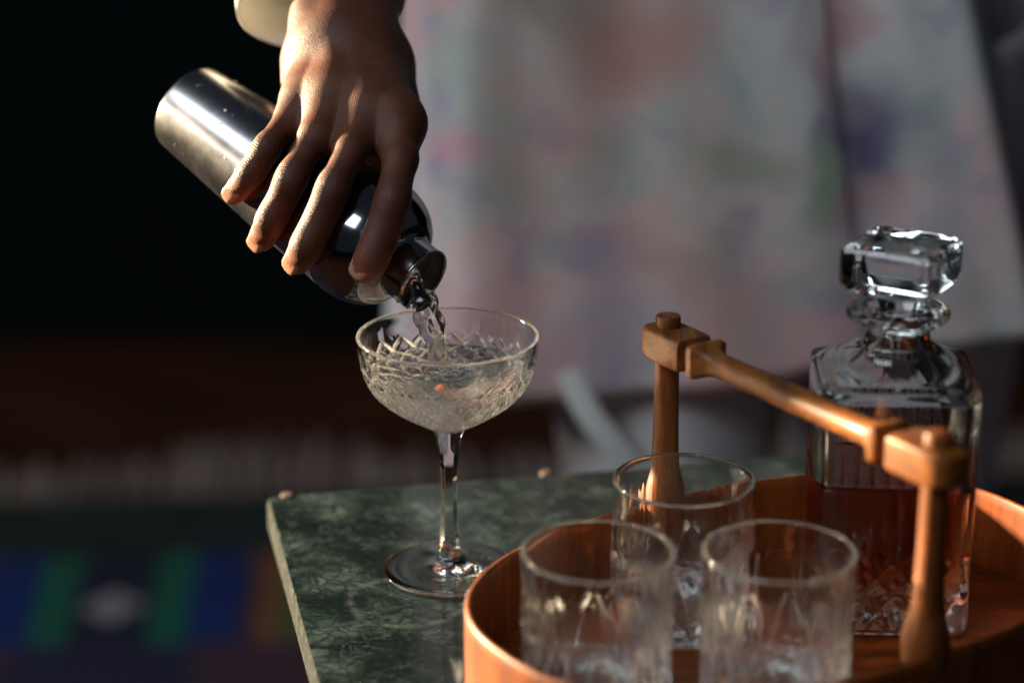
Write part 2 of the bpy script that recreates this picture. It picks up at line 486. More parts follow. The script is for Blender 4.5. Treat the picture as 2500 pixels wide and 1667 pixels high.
o = mesh_obj('fringe', V, F, FRINGE); o.parent = rug; o['kind'] = 'stuff'

# ------------------------------------------------------------------ marble table
TA = math.atan2(0.0411, 0.1979)
C0 = np.array([-0.1125, 0.1055])
ux = np.array([math.cos(TA), math.sin(TA)]); uy = np.array([-math.sin(TA), math.cos(TA)])
TL, TW, TT = 0.402, 0.52, 0.019
table = thing('marble_table', 'green veined marble table with pale cut edge under the coupe and tray', 'table', (0.1, 0.0, FZ))
def tpt(a, b, z): q = C0 + ux * a - uy * b; return (q[0], q[1], z)
# slab: rounded outline, slightly chipped arris
rc = 0.006
def slab_ring(inset, z, jitter):
    pts = []
    rr = rc
    for (cx, cy, a0) in ((rc, rc, 180), (TL - rc, rc, 270), (TL - rc, TW - rc, 0), (rc, TW - rc, 90)):
        for t in np.linspace(a0, a0 + 90, 7):
            pts.append((cx + (rr - inset) * math.cos(R(t)), cy + (rr - inset) * math.sin(R(t))))
    pts = np.array(pts); dense = []
    for i in range(len(pts)):
        a, b = pts[i], pts[(i + 1) % len(pts)]; L = np.linalg.norm(b - a); m = max(1, int(L / 0.003))
        for s in range(m): dense.append(a + (b - a) * s / m)
    return np.array(dense)
r0 = slab_ring(0.0, 0, 0)
N = len(r0)
cen = np.array([TL / 2, TW / 2])
nrm = np.roll(r0, -1, 0) - np.roll(r0, 1, 0); nrm = np.stack([nrm[:, 1], -nrm[:, 0]], 1); nrm /= np.linalg.norm(nrm, axis=1)[:, None]
if np.sum((r0 - cen) * nrm) < 0: nrm = -nrm
def smooth_noise(n, k, amp, seed):
    g = np.random.RandomState(seed).rand(n) - 0.5
    f = np.fft.rfft(g); f *= np.exp(-(np.arange(len(f)) / k) ** 2)
    g = np.fft.irfft(f, n); return amp * g / (np.abs(g).max() + 1e-9)
chip = np.clip(smooth_noise(N, 120, 1.0, 3) - 0.35, 0, 1) * 0.0016
def rr_(inset, z): q = r0 - nrm * (inset)[:, None] if np.ndim(inset) else r0 - nrm * inset; return np.array([tpt(a, b, 0) for a, b in q]) * [1, 1, 0] + np.stack([np.zeros(N), np.zeros(N), np.broadcast_to(z, (N,))], 1)
rings = [rr_(0.002, -TT), rr_(0.0, -TT + 0.002), rr_(chip * .5, -0.004), rr_(0.0004 + chip, -0.0014), rr_(0.0014 + chip * 1.3, -0.0001), rr_(0.003 + chip, 0.0)]
V, F = loft(rings, False, False)
F += [list(range(N))[::-1], list(range(5 * N, 6 * N))]
mi = np.zeros(len(F), int); mi[:N * 4] = 1
slab = mesh_obj('marble_slab', V, F, parent=table, smooth=False, mats=[MARBLE, MARBLE_SIDE], midx=mi)
ctr = tpt(TL / 2, TW / 2, 0)
prf = resample([(0.0, FZ + 0.002), (0.13, FZ + 0.002), (0.13, FZ + 0.018), (0.028, FZ + 0.03), (0.024, -0.06), (0.05, -TT - 0.001), (0.0, -TT - 0.001)], 40)
G = revolve(prf, 32) + np.array([ctr[0], ctr[1], 0])
mesh_obj('pedestal', G.reshape(-1, 3), grid_faces(40, 32), mat_plain('dark_bronze', (0.05, 0.03, 0.02), 0.4, 1.0), table)
for q in ((-0.1006,0.1041,0.0000), (0.0548,0.1398,0.0000)):
    pr = spline([(0.0001, 0.0010), (0.0028, 0.0009), (0.0036, 0.0005), (0.0038, -0.0005), (0.0038, -0.004), (0.003, -0.006), (0.0001, -0.006)], 16)[::-1]
    G = revolve(pr, 20) + np.array([q[0] - 0.0025 * uy[0], q[1] + 0.003, 0.0])
    mesh_obj('peg', G.reshape(-1, 3), grid_faces(16, 20), COPPER, table)

# ------------------------------------------------------------------ coupe glass
coupe = thing('coupe_glass', 'cut crystal coupe glass being filled, standing on bare marble left of the tray', 'coupe glass', (0, 0, 0.0004))
NTH = 384
def cut_bowl(T, z, r):
    s = 0.137 - z                                    # distance below the rim
    m = sstep(0.012, 0.017, s) * (1 - sstep(0.0475, 0.0505, s))
    u = T * 0.040
    P = 2 * np.pi * 0.040 / 20
    g = np.minimum(groove(u + s * 0.95, P, 0.0016, 0.0011), groove(u - s * 0.95, P, 0.0016, 0.0011))
    g = np.minimum(g, groove(u + s * 0.95 + P * 0.5, P, 0.0008, 0.0005))
    g = np.minimum(g, groove(u - s * 0.42 + 0.25 * P, P, 0.0008, 0.00050))
    low = sstep(0.030, 0.036, s)
    g = np.minimum(g, low * groove(u + s * 2.3, P * .5, 0.0010, 0.0007))
    g = np.minimum(g, low * groove(u - s * 3.1, P * .5, 0.0008, 0.0006))
    g = np.minimum(g, sstep(0.020, 0.026, s) * groove(u + s * 0.30, P / 3, 0.0007, 0.00055))
    top = sstep(0.004, 0.009, s) * (1 - sstep(0.016, 0.022, s))
    return m * g + top * groove(u, 2 * P, 0.0024, 0.00022, 'o')
bowl_out = spline([(0.0085, 0.0835), (0.0135, 0.0865), (0.022, 0.0915), (0.0325, 0.0985), (0.0400, 0.1055), (0.0445, 0.1130), (0.0472, 0.1220), (0.0484, 0.1305), (0.0489, 0.1358)], 130)
rim = np.array([(0.04893, 0.1364), (0.0487, 0.1370), (0.0481, 0.1373), (0.0474, 0.1372), (0.0469, 0.1367), (0.0467, 0.1360)])
bowl_in = spline([(0.0466, 0.1352), (0.0461, 0.1300), (0.0446, 0.1215), (0.0417, 0.1130), (0.0370, 0.1065), (0.0300, 0.1000), (0.0200, 0.0935), (0.0100, 0.0895), (0.0, 0.0885)], 70)
prof = np.vstack([bowl_out, rim, bowl_in])
G = revolve(prof, NTH, cut_bowl)
mark_cut(mesh_obj('bowl', G.reshape(-1, 3), grid_faces(len(prof), NTH), CUT_GLASS, coupe), G, prof[:, :1], 1.0, 0.1362)
def hexa(T, z, r):
    k = sstep(0.012, 0.022, z) * (1 - sstep(0.066, 0.080, z))
    a = (T % (np.pi / 3)) - np.pi / 6
    return k * r * (1.02 / np.cos(a) * 0.95 - 1)
stem = spline([(0.0085, 0.0085), (0.0068, 0.0105), (0.0056, 0.0150), (0.0046, 0.0230), (0.0040, 0.0350), (0.0038, 0.0480), (0.0041, 0.0600), (0.0052, 0.0700), (0.0068, 0.0780), (0.0085, 0.0835)], 80)
mesh_obj('stem', revolve(stem, NTH, hexa).reshape(-1, 3), grid_faces(80, NTH), GLASS, coupe)
foot = np.vstack([np.array([(0.0, 0.0012), (0.020, 0.0010), (0.030, 0.0004), (0.0345, 0.0)]), spline([(0.0355, 0.0002), (0.0365, 0.0010), (0.0366, 0.0018), (0.0358, 0.0027), (0.0320, 0.0034), (0.0240, 0.0043), (0.0160, 0.0056), (0.0110, 0.0070), (0.0085, 0.0085)], 60)])
mesh_obj('foot', revolve(foot, NTH).reshape(-1, 3), grid_faces(len(foot), NTH), GLASS, coupe)
# drink in the bowl, rippled where the stream lands
LZ = 0.1165
wall_in = [(r, z) for r, z in bowl_in[::-1] if z < LZ]
rl = np.interp(LZ, bowl_in[::-1, 1], bowl_in[::-1, 0])
dr = np.vstack([np.array([(max(r + 0.0002, 0), z - 0.0001) for r, z in wall_in]), [(rl + 0.0002, LZ + 0.0004), (rl - 0.0006, LZ)], np.stack([np.linspace(rl - 0.0012, 0.0, 46), np.full(46, LZ)], 1)])
G = revolve(dr, 192)
surf = slice(len(dr) - 46, len(dr))
X, Y = G[surf, :, 0], G[surf, :, 1]
dd = np.sqrt((X + 0.001) ** 2 + (Y - 0.001) ** 2)
G[surf, :, 2] += 0.0008 * np.sin(dd * 800) * np.exp(-dd / 0.010) + 0.00012 * np.sin(X * 610 + 1) * np.sin(Y * 540)
mesh_obj('drink', G.reshape(-1, 3), grid_faces(len(dr), 192), WATER, coupe)

# ------------------------------------------------------------------ shaker
SB = np.array((-0.1487,0.1119,0.2353)); SM = np.array((-0.0126,0.0019,0.1671)); SA = np.array((0.72475,-0.58566,-0.36296))
e1 = np.cross([0, 0, 1.0], SA); e1 /= np.linalg.norm(e1); e2 = np.cross(SA, e1)
shaker = thing('cocktail_shaker', 'steel cocktail shaker tipped in the hand, pouring into the coupe', 'cocktail shaker', tuple(SB))
SL = 0.1879
def along(profile, nt, name, mat, parent=shaker):
    th = np.linspace(0, 2 * np.pi, nt, endpoint=False)
    ring = np.cos(th)[:, None] * e1 + np.sin(th)[:, None] * e2
    V = SB + profile[:, 1][:, None, None] * SA + profile[:, 0][:, None, None] * ring
    return mesh_obj(name, V.reshape(-1, 3), grid_faces(len(profile), nt), mat, parent)
body = np.vstack([np.array([(0.0, 0.0025), (0.018, 0.0020), (0.0205, 0.0004), (0.0225, 0.0)]), spline([(0.0240, 0.0006), (0.0252, 0.0018), (0.0260, 0.0040), (0.0282, 0.030), (0.0305, 0.060), (0.0329, 0.090), (0.0346, 0.122), (0.0357, 0.1330), (0.0361, 0.1385)], 120)])
along(body, 128, 'shaker_body', STEEL)
dome = spline([(0.0354, 0.1378), (0.0360, 0.1392), (0.0362, 0.1420), (0.0359, 0.1480), (0.0346, 0.1550), (0.0320, 0.1615), (0.0282, 0.1668), (0.0236, 0.1703), (0.0200, 0.1718), (0.0182, 0.1728)], 60)
neck = np.array([(0.0176, 0.1734), (0.0174, 0.1742), (0.0173, SL - 0.0012), (0.0177, SL - 0.0006), (0.0177, SL - 0.0001), (0.0172, SL), (0.0166, SL - 0.0003), (0.0164, SL - 0.002), (0.0164, SL - 0.012)])
along(np.vstack([dome, neck[:1]]), 128, 'shaker_top', STEEL_BRIGHT)
along(np.vstack([neck[:1] - [0.0, 0.0004], resample(neck, 40)]), 128, 'spout', STEEL_BRIGHT)
along(np.array([(0.0163, SL - 0.0105), (0.012, SL - 0.010), (0.0, SL - 0.0098)]), 64, 'strainer', STRAINER)
# drops of water on the steel
V, F = [], []
for q in range(70):
    t = 0.01 + 0.12 * rng.rand(); a = rng.rand() * 2 * np.pi
    rr = np.interp(t, body[4:, 1], body[4:, 0]); nrmv = math.cos(a) * e1 + math.sin(a) * e2
    c = SB + SA * t + nrmv * (rr - 0.0001); s = 0.0004 + 0.0006 * rng.rand() ** 2
    tu = np.cross(nrmv, SA); k0 = len(V)
    for i in range(4):
        ph = i / 3 * np.pi / 2
        for j in range(8):
            b = j / 8 * 2 * np.pi
            V.append(c + s * (math.cos(ph) * (math.cos(b) * tu + math.sin(b) * SA * 1.2) + 0.6 * math.sin(ph) * nrmv))
    for i in range(3):
        for j in range(8): F.append([k0 + i * 8 + j, k0 + i * 8 + (j + 1) % 8, k0 + (i + 1) * 8 + (j + 1) % 8, k0 + (i + 1) * 8 + j])
o = mesh_obj('water_drops', V, F, WATER, shaker); o['kind'] = 'stuff'

# ------------------------------------------------------------------ stream of drink
path = spline([(-0.0208,0.0016,0.1633), (-0.0158,-0.0056,0.1606), (-0.0116,-0.0091,0.1565), (-0.0084,-0.0116,0.1460), (-0.0055,-0.0113,0.1344), (-0.0041,-0.0056,0.1233), (-0.0036,-0.0018,0.1157)], 90)
rad = np.interp(np.linspace(0, 1, 90), [0, 0.15, 0.4, 0.7, 0.92, 1], [0.0085, 0.0078, 0.0064, 0.0054, 0.0056, 0.0085])
rings = []
for i in range(90):
    tn = path[min(i + 1, 89)] - path[max(i - 1, 0)]; tn /= np.linalg.norm(tn)
    s1 = np.cross(tn, [0, 1, 0]); s1 /= np.linalg.norm(s1); s2 = np.cross(tn, s1)
    th = np.linspace(0, 2 * np.pi, 40, endpoint=False)
    tw = i * 0.075
    r = rad[i] * (1 + 0.20 * np.cos(2 * (th - tw)) + 0.12 * np.sin(3 * (th + tw * 1.3) + 0.8) + 0.07 * np.sin(5 * th - tw * 2.2) + 0.05 * math.sin(i * 0.31) + 0.035 * np.sin(7 * th + i * .33))
    rings.append(path[i] + r[:, None] * (np.cos(th)[:, None] * s1 + 0.62 * np.sin(th)[:, None] * s2))
V, F = loft(rings, True, True)
o = mesh_obj('poured_stream', V, F, WATER)
tag(o, 'twisting stream of clear drink falling from shaker spout into the coupe', 'liquid stream')

# ------------------------------------------------------------------ person: hand, sleeve, tunic, trousers
def surface_nets(f, org, h):
    s = f < 0
    def c8(a): return [a[i:a.shape[0] - 1 + i, j:a.shape[1] - 1 + j, k:a.shape[2] - 1 + k] for i in (0, 1) for j in (0, 1) for k in (0, 1)]
    cs = c8(s); tot = sum(c.astype(np.int8) for c in cs); act = (tot > 0) & (tot < 8)
    I = np.argwhere(act); idx = -np.ones(act.shape, np.int64); idx[act] = np.arange(len(I))
    acc = np.zeros((len(I), 3)); cnt = np.zeros(len(I))
    corners = [(i, j, k) for i in (0, 1) for j in (0, 1) for k in (0, 1)]
    fv = {c: f[I[:, 0] + c[0], I[:, 1] + c[1], I[:, 2] + c[2]] for c in corners}
    for a in corners:
        for ax in range(3):
            if a[ax] == 0:
                b = list(a); b[ax] = 1; b = tuple(b)
                va, vb = fv[a], fv[b]; m = (va < 0) != (vb < 0)
                t = np.where(m, va / np.where(m, va - vb, 1), 0)
                p = np.array(a, float)[None] + t[:, None] * (np.array(b) - np.array(a))[None]
                acc[m] += p[m]; cnt[m] += 1
    V = org + h * (I + acc / cnt[:, None])
    F = []
    for ax in range(3):
        u, w = [(1, 2), (2, 0), (0, 1)][ax]
        sl0 = [slice(None)] * 3; sl1 = [slice(None)] * 3; sl0[ax] = slice(0, -1); sl1[ax] = slice(1, None)
        d = s[tuple(sl0)] != s[tuple(sl1)]
        E = np.argwhere(d)
        n_ = np.array(act.shape)
        ok = (E[:, u] > 0) & (E[:, w] > 0) & (E[:, u] < n_[u]) & (E[:, w] < n_[w]); E = E[ok]
        def cell(du, dw):
            q = E.copy(); q[:, u] -= du; q[:, w] -= dw; return idx[q[:, 0], q[:, 1], q[:, 2]]
        Q = np.stack([cell(1, 1), cell(0, 1), cell(0, 0), cell(1, 0)], 1)
        inside = s[E[:, 0], E[:, 1], E[:, 2]]
        Q[~inside] = Q[~inside][:, ::-1]
        F.append(Q)
    return V, np.concatenate(F)

H = 0.0009
LO = np.array([-0.125, -0.05, 0.150]); HI = np.array([0.022, 0.170, 0.425])
NS = np.ceil((HI - LO) / H).astype(int)
AX = [LO[i] + H * np.arange(NS[i]) for i in range(3)]
BIG = 0.05
def box_of(pts, rad, pad=0.014):
    lo = np.min(pts, 0) - rad - pad; hi = np.max(pts, 0) + rad + pad
    return tuple(slice(max(0, int((lo[i] - LO[i]) / H)), min(NS[i], int((hi[i] - LO[i]) / H) + 2)) for i in range(3))
def cone(a, b, ra, rb, sl):
    X = AX[0][sl[0]][:, None, None]; Y = AX[1][sl[1]][None, :, None]; Z = AX[2][sl[2]][None, None, :]
    a = np.array(a); d = np.array(b) - a; L2 = d @ d
    t = np.clip(((X - a[0]) * d[0] + (Y - a[1]) * d[1] + (Z - a[2]) * d[2]) / L2, 0, 1)
    return np.sqrt((X - a[0] - t * d[0]) ** 2 + (Y - a[1] - t * d[1]) ** 2 + (Z - a[2] - t * d[2]) ** 2) - (ra + (rb - ra) * t)
def smin(a, b, k):
    h = np.clip(0.5 + 0.5 * (b - a) / k, 0, 1); return b + (a - b) * h - k * h * (1 - h)
def stroke(field, pts, rads, k):
    """blend a chain of tapered segments into the field"""
    for (a, b, ra, rb) in zip(pts[:-1], pts[1:], rads[:-1], rads[1:]):
        sl = box_of([a, b], max(ra, rb)); field[sl] = smin(field[sl], cone(a, b, ra, rb, sl), k)
    return field
new = lambda: np.full(NS, BIG, np.float32)

# joints: knuckle, middle joint, end joint, tip, each resting on the steel
FING = {
 'little': dict(p=[(-0.0805,0.0730,0.2495), (-0.0866,0.0587,0.2414), (-0.0965,0.0344,0.2305), (-0.1055,0.0315,0.2173), (-0.1161,0.0391,0.2039)], r=[0.0085, 0.0073, 0.0068, 0.0064, 0.0059]),
 'ring':   dict(p=[(-0.0631,0.0644,0.2551), (-0.0709,0.0342,0.2377), (-0.0818,0.0132,0.2193), (-0.0934,0.0141,0.1969), (-0.1011,0.0298,0.1809)], r=[0.0098, 0.0082, 0.0078, 0.0073, 0.0067]),
 'middle': dict(p=[(-0.0429,0.0522,0.2504), (-0.0507,0.0199,0.2328), (-0.0592,-0.0012,0.2174), (-0.0724,-0.0058,0.1898), (-0.0795,0.0044,0.1761)], r=[0.0104, 0.0087, 0.0083, 0.0078, 0.0070]),
 'index':  dict(p=[(-0.0252,0.0392,0.2432), (-0.0244,0.0154,0.2290), (-0.0280,-0.0041,0.2120), (-0.0379,-0.0120,0.1854), (-0.0430,-0.0114,0.1763)], r=[0.0108, 0.0092, 0.0087, 0.0081, 0.0073]),
}
wr = [(-0.0747,0.0952,0.2650), (-0.0640,0.0907,0.2705), (-0.0518,0.0864,0.2702), (-0.0399,0.0826,0.2653)]
palm = new()
for (nm, w0) in zip(('little', 'ring', 'middle', 'index'), wr):
    q = FING[nm]
    stroke(palm, [w0, np.array(q['p'][0])], [0.0135, q['r'][0] + 0.001], 0.010)
# heel of the hand, thumb ball and fleshy underside
stroke(palm, [(-0.0819,0.1082,0.2599), (-0.0819,0.0956,0.2475)], [0.0135, 0.0125], 0.012)
stroke(palm, [(-0.0387,0.1011,0.2637), (-0.0316,0.0879,0.2434)], [0.0165, 0.0150], 0.012)
stroke(palm, [(-0.0573,0.1028,0.2564), (-0.0563,0.0832,0.2422)], [0.0150, 0.0120], 0.012)
stroke(palm, [(-0.0430,0.0673,0.2389), (-0.0292,0.0593,0.2340)], [0.0100, 0.0100], 0.008)
stroke(palm, [(-0.0765,0.0805,0.2405), (-0.0556,0.0713,0.2380)], [0.0090, 0.0095], 0.008)
# webs between the fingers
stroke(palm, [(-0.0334,0.0471,0.2477), (-0.0355,0.0312,0.2351)], [0.0108, 0.0062], 0.010)
stroke(palm, [(-0.0526,0.0582,0.2524), (-0.0620,0.0361,0.2339)], [0.0106, 0.0062], 0.010)
stroke(palm, [(-0.0717,0.0677,0.2525), (-0.0792,0.0540,0.2370)], [0.0096, 0.0058], 0.010)
# wrist and forearm
stroke(palm, [(-0.0738,0.1071,0.2752), (-0.0696,0.1462,0.2971), (-0.0793,0.2417,0.3548)], [0.0155, 0.0185, 0.0235], 0.014)
stroke(palm, [(-0.0452,0.1031,0.2760), (-0.0480,0.1422,0.2978), (-0.0494,0.2376,0.3553)], [0.0165, 0.0175, 0.0235], 0.014)
stroke(palm, [(-0.0600,0.1003,0.2800), (-0.0597,0.1362,0.2988), (-0.0636,0.2295,0.3563)], [0.0165, 0.0185, 0.0240], 0.014)
# bone at the little finger side of the wrist
stroke(palm, [(-0.0788,0.1151,0.2864), (-0.0782,0.1185,0.2904)], [0.0085, 0.0085], 0.012)
# tendons
for nm, w0 in zip(('little', 'ring', 'middle', 'index'), wr):
    q = FING[nm]; a = np.array(w0); b = np.array(q['p'][0]); up = np.array([0, -0.94, 0.33])
    stroke(palm, [a + up * 0.0108, b + up * (q['r'][0] - 0.0012)], [0.0020, 0.0032], 0.006)
hand = palm.copy()
nails = []
for nm in ('little', 'ring', 'middle', 'index'):
    q = FING[nm]; P = [np.array(x) for x in q['p']]; r = q['r']
    f = new()
    stroke(f, P, r, 0.0035)
    # knuckle swellings on the back of the joints
    for j, amt in ((2, 0.0008), (3, 0.0002)):
        stt = P[j]; axis_pt = SB + SA * ((stt - SB) @ SA); nv = stt - axis_pt; nv /= np.linalg.norm(nv)
        dv = P[j + 1] - P[j - 1]; dv /= np.linalg.norm(dv)
        stroke(f, [stt + nv * amt - dv * 0.0035, stt + nv * amt + dv * 0.0035], [r[j] * 0.88, r[j] * 0.88], 0.005)
    # flesh pads under each segment
    for j in (2, 3):
        m = 0.5 * (P[j] + P[j + 1]); axis_pt = SB + SA * ((m - SB) @ SA); nv = m - axis_pt; nv /= np.linalg.norm(nv)
        dv = P[j + 1] - P[j]
        stroke(f, [m - nv * 0.0012 - dv * 0.2, m - nv * 0.0012 + dv * 0.2], [0.5 * (r[j] + r[j + 1]) * 0.98] * 2, 0.004)
    sl = box_of(P, max(r), 0.02)
    hand[sl] = np.minimum(hand[sl], smin(palm[sl], f[sl], 0.014))
    tip, pre = P[4], P[3]; dv = tip - pre; dv /= np.linalg.norm(dv)
    axis_pt = SB + SA * ((tip - SB) @ SA); nv = tip - axis_pt; nv -= dv * (nv @ dv); nv /= np.linalg.norm(nv)
    side = np.cross(dv, nv); nails.append((tip - dv * 0.0022 + nv * (r[4] * 0.90), dv, nv, side, r[4]))
# thumb round the far side of the shaker
th = new()
stroke(th, [(-0.0356,0.1059,0.2592), (-0.0369,0.1182,0.2271), (-0.0520,0.1078,0.1961), (-0.0669,0.0972,0.1773)], [0.0145, 0.0115, 0.0105, 0.0085], 0.006)
hand = smin(hand, th, 0.009)
nail_f = new()
for c, dv, nv, side, r in nails:
    sl = box_of([c], 0.008, 0.004)
    X = AX[0][sl[0]][:, None, None] - c[0]; Y = AX[1][sl[1]][None, :, None] - c[1]; Z = AX[2][sl[2]][None, None, :] - c[2]
    a = (X * dv[0] + Y * dv[1] + Z * dv[2]) / (r * 0.95); b = (X * side[0] + Y * side[1] + Z * side[2]) / (r * 0.80); d = (X * nv[0] + Y * nv[1] + Z * nv[2]) / (r * 0.17)
    q = (np.abs(a) ** 3 + np.abs(b) ** 3 + np.abs(d) ** 2.2)
    nail_f[sl] = np.minimum(nail_f[sl], (q ** 0.4 - 1) * r * 0.17)
full = np.minimum(hand, nail_f)
V, F = surface_nets(full, LO, H)
gi = np.clip(np.round((V - LO) / H).astype(int), 0, np.array(NS) - 1)
is_nail = nail_f[gi[:, 0], gi[:, 1], gi[:, 2]] < hand[gi[:, 0], gi[:, 1], gi[:, 2]] - 0.00005
# relax the grid steps a little
def relax(V, F, it, lam=0.5, keep=None):
    e = np.concatenate([F[:, [0, 1]], F[:, [1, 2]], F[:, [2, 3]], F[:, [3, 0]]])
    e = np.unique(np.sort(e, 1), axis=0)
    for _ in range(it):
        acc = np.zeros_like(V); cnt = np.zeros(len(V))
        for a, b in ((0, 1), (1, 0)):
            for i in range(3): acc[:, i] += np.bincount(e[:, a], V[e[:, b], i], len(V))
            cnt += np.bincount(e[:, a], minlength=len(V))
        W_ = V + lam * (acc / np.maximum(cnt, 1)[:, None] - V)
        if keep is not None: W_[keep] = V[keep] + 0.4 * (W_[keep] - V[keep])
        V = W_
    return V
V = relax(V, F, 5, 0.5, is_nail)
person = thing('person', 'person in a faded floral tunic with white cuff, one hand tipping the shaker', 'person', (0.16, 0.58, FZ))
body_o = mesh_obj('body', V, F, parent=person, mats=[SKIN, NAIL], midx=(is_nail[F].sum(1) >= 3).astype(int))
body_o['label'] = 'brown hand with spread fingers gripping the shaker'
kn = np.zeros(len(V)); tp = np.zeros(len(V))
for nm in FING:
    P = [np.array(x) for x in FING[nm]['p']]
    for j, s in ((2, 0.0065), (3, 0.0045)):
        kn = np.maximum(kn, np.exp(-np.sum((V - P[j]) ** 2, 1) / (2 * s * s) * 0.6) * 1.6)
    tp = np.maximum(tp, np.exp(-np.sum((V - P[4]) ** 2, 1) / (2 * 0.009 ** 2)))
cr = np.zeros(len(V)); best = np.full(len(V), 1e9)
for nm in FING:
    P = [np.array(x) for x in FING[nm]['p']]; run = 0.0
    for a, b in zip(P[:-1], P[1:]):
        d = b - a; L = np.linalg.norm(d); t = np.clip(((V - a) @ d) / L ** 2, 0, 1)
        dist = np.linalg.norm(V - a - t[:, None] * d, axis=1); m = dist < best
        best[m] = dist[m]; cr[m] = run + t[m] * L; run += L
for nm, arr in (('knuckle', np.clip(kn, 0, 1)), ('tip', tp), ('crease', cr * 1000)):
    at = body_o.data.attributes.new(nm, 'FLOAT', 'POINT'); at.data.foreach_set('value', arr.astype(np.float32))

def thick(o, t):
    m = o.modifiers.new('thickness', 'SOLIDIFY'); m.thickness = t; m.offset = 0
def tube(path, ra, rb, nt, wob, seed, first_normal=None):
    rs = np.random.RandomState(seed); rings = []
    n_ = len(path)
    for i in range(n_):
        tn = path[min(i + 1, n_ - 1)] - path[max(i - 1, 0)]
        if i == 0 and first_normal is not None: tn = np.array(first_normal)
        tn = tn / np.linalg.norm(tn)
        s1 = np.cross(tn, [0, 1, 0.15]); s1 /= np.linalg.norm(s1); s2 = np.cross(s1, tn)
        t = np.linspace(0, 2 * np.pi, nt, endpoint=False)
        w = 1 + wob * (np.sin(3 * t + i * 0.35 + seed) * 0.5 + np.sin(5 * t - i * 0.22) * 0.3 + np.sin(2 * t + i * 0.6) * 0.4)
        rings.append(path[i] + (ra[i] * w)[:, None] * np.cos(t)[:, None] * s1 + (rb[i] * w)[:, None] * np.sin(t)[:, None] * s2)
    V, F = loft(rings, False, False); return V, F
# sleeve
sp = spline([(-0.0736,0.1350,0.2892), (-0.0752,0.1742,0.3113), (-0.0729,0.2549,0.3532), (-0.03, 0.44, 0.50), (0.0, 0.56, 0.62)], 40)
ra = np.interp(np.linspace(0, 1, 40), [0, 0.1, 0.5, 1], [0.0475, 0.049, 0.058, 0.075]); rb = ra * np.interp(np.linspace(0, 1, 40), [0, 1], [0.72, 1.0])
V, F = tube(sp, ra, rb, 72, 0.035, 2)
sl_o = mesh_obj('sleeve', V, F, SLEEVE, person); thick(sl_o, 0.0016)
sl_o['label'] = 'wide white sleeve cuff'
# tunic: two front panels and the back, hem curving up at the middle
def tunic_panel(name, t0, t1, nt, hem, seed, push=0.0):
    zs = np.linspace(0, 1, 60)
    V = []
    for s in zs:
        for t in np.linspace(t0, t1, nt):
            a = R(t)
            cx, cyy = 0.192 - 0.060 * s, 0.575
            ha = 0.255 - 0.105 * s; hb = 0.135 - 0.015 * s
            z0 = hem(t); z = z0 + (0.62 - z0) * s
            fold = (1 - 0.75 * s) * (0.007 * math.sin(t * 0.12 + seed) + 0.0028 * math.sin(t * 0.29 + 2 * seed + 2 * s))
            sn, cs = math.sin(a), math.cos(a)
            V.append((cx + (ha + fold) * sn, cyy - (hb + fold + push) * math.copysign(abs(cs) ** 0.32, cs) - 0.004 * math.sin(s * 9 + t * .1), z + 0.0))
    o = mesh_obj(name, V, grid_faces(60, nt, False), FLORAL_MAT, person); thick(o, 0.0018)
    return o
hemL = lambda t: np.interp(t, [-110, -60, -20, 10, 26], [-0.066, -0.072, -0.066, -0.044, -0.022])
hemR = lambda t: np.interp(t, [18, 30, 60, 110], [-0.026, -0.030, -0.022, -0.03])
tunic_panel('tunic_panel', -112, 25, 150, hemL, 1.0, 0.0013)
tunic_panel('tunic_panel', 19, 112, 110, hemR, 1.0, -0.0013)
tunic_panel('tunic_back', 108, 252, 110, lambda t: -0.05, 0.4)
# trousers
def leg(pts, ra, rb, seed):
    p = spline(pts, 40); A = np.interp(np.linspace(0, 1, 40), [0, 0.4, 1], ra); B_ = np.interp(np.linspace(0, 1, 40), [0, 0.4, 1], rb)
    V, F = tube(p, A, B_, 56, 0.045, seed)
    o = mesh_obj('trouser_leg', V, F, TROUSER, person); thick(o, 0.002)
leg([(0.150, 0.580, 0.20), (0.155, 0.547, -0.10), (0.165, 0.528, -0.42), (0.170, 0.59, FZ + 0.05)], [0.098, 0.082, 0.072], [0.100, 0.085, 0.075], 1)
leg([(0.345, 0.63, 0.20), (0.365, 0.70, -0.10), (0.375, 0.77, -0.42), (0.370, 0.82, FZ + 0.05)], [0.105, 0.095, 0.072], [0.095, 0.085, 0.075], 5)
# added pale strip that paints the sunlit edge of the trouser leg
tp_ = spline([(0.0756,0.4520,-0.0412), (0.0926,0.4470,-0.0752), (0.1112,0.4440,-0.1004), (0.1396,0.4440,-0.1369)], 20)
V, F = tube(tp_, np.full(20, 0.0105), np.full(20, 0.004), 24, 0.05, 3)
mesh_obj('sunlit_leg_edge', V, F, mat_cloth('sunlit_edge_tone', (0.78, 0.84, 0.81)), person)
for cx, cyy in ((0.170, 0.59), (0.370, 0.82)):
    rings = [superring(a, b, 2.4, 32, z, 0, (cx, cyy - 0.05 + sh)) for a, b, z, sh in ((0.044, 0.128, FZ + 0.002, 0), (0.046, 0.132, FZ + 0.02, 0), (0.044, 0.122, FZ + 0.045, 0.004), (0.040, 0.07, FZ + 0.075, 0.05), (0.038, 0.05, FZ + 0.09, 0.06))]
    V, F = loft(rings); mesh_obj('shoe', V, F, mat_plain('black_leather', (0.012, 0.011, 0.010), 0.4), person)

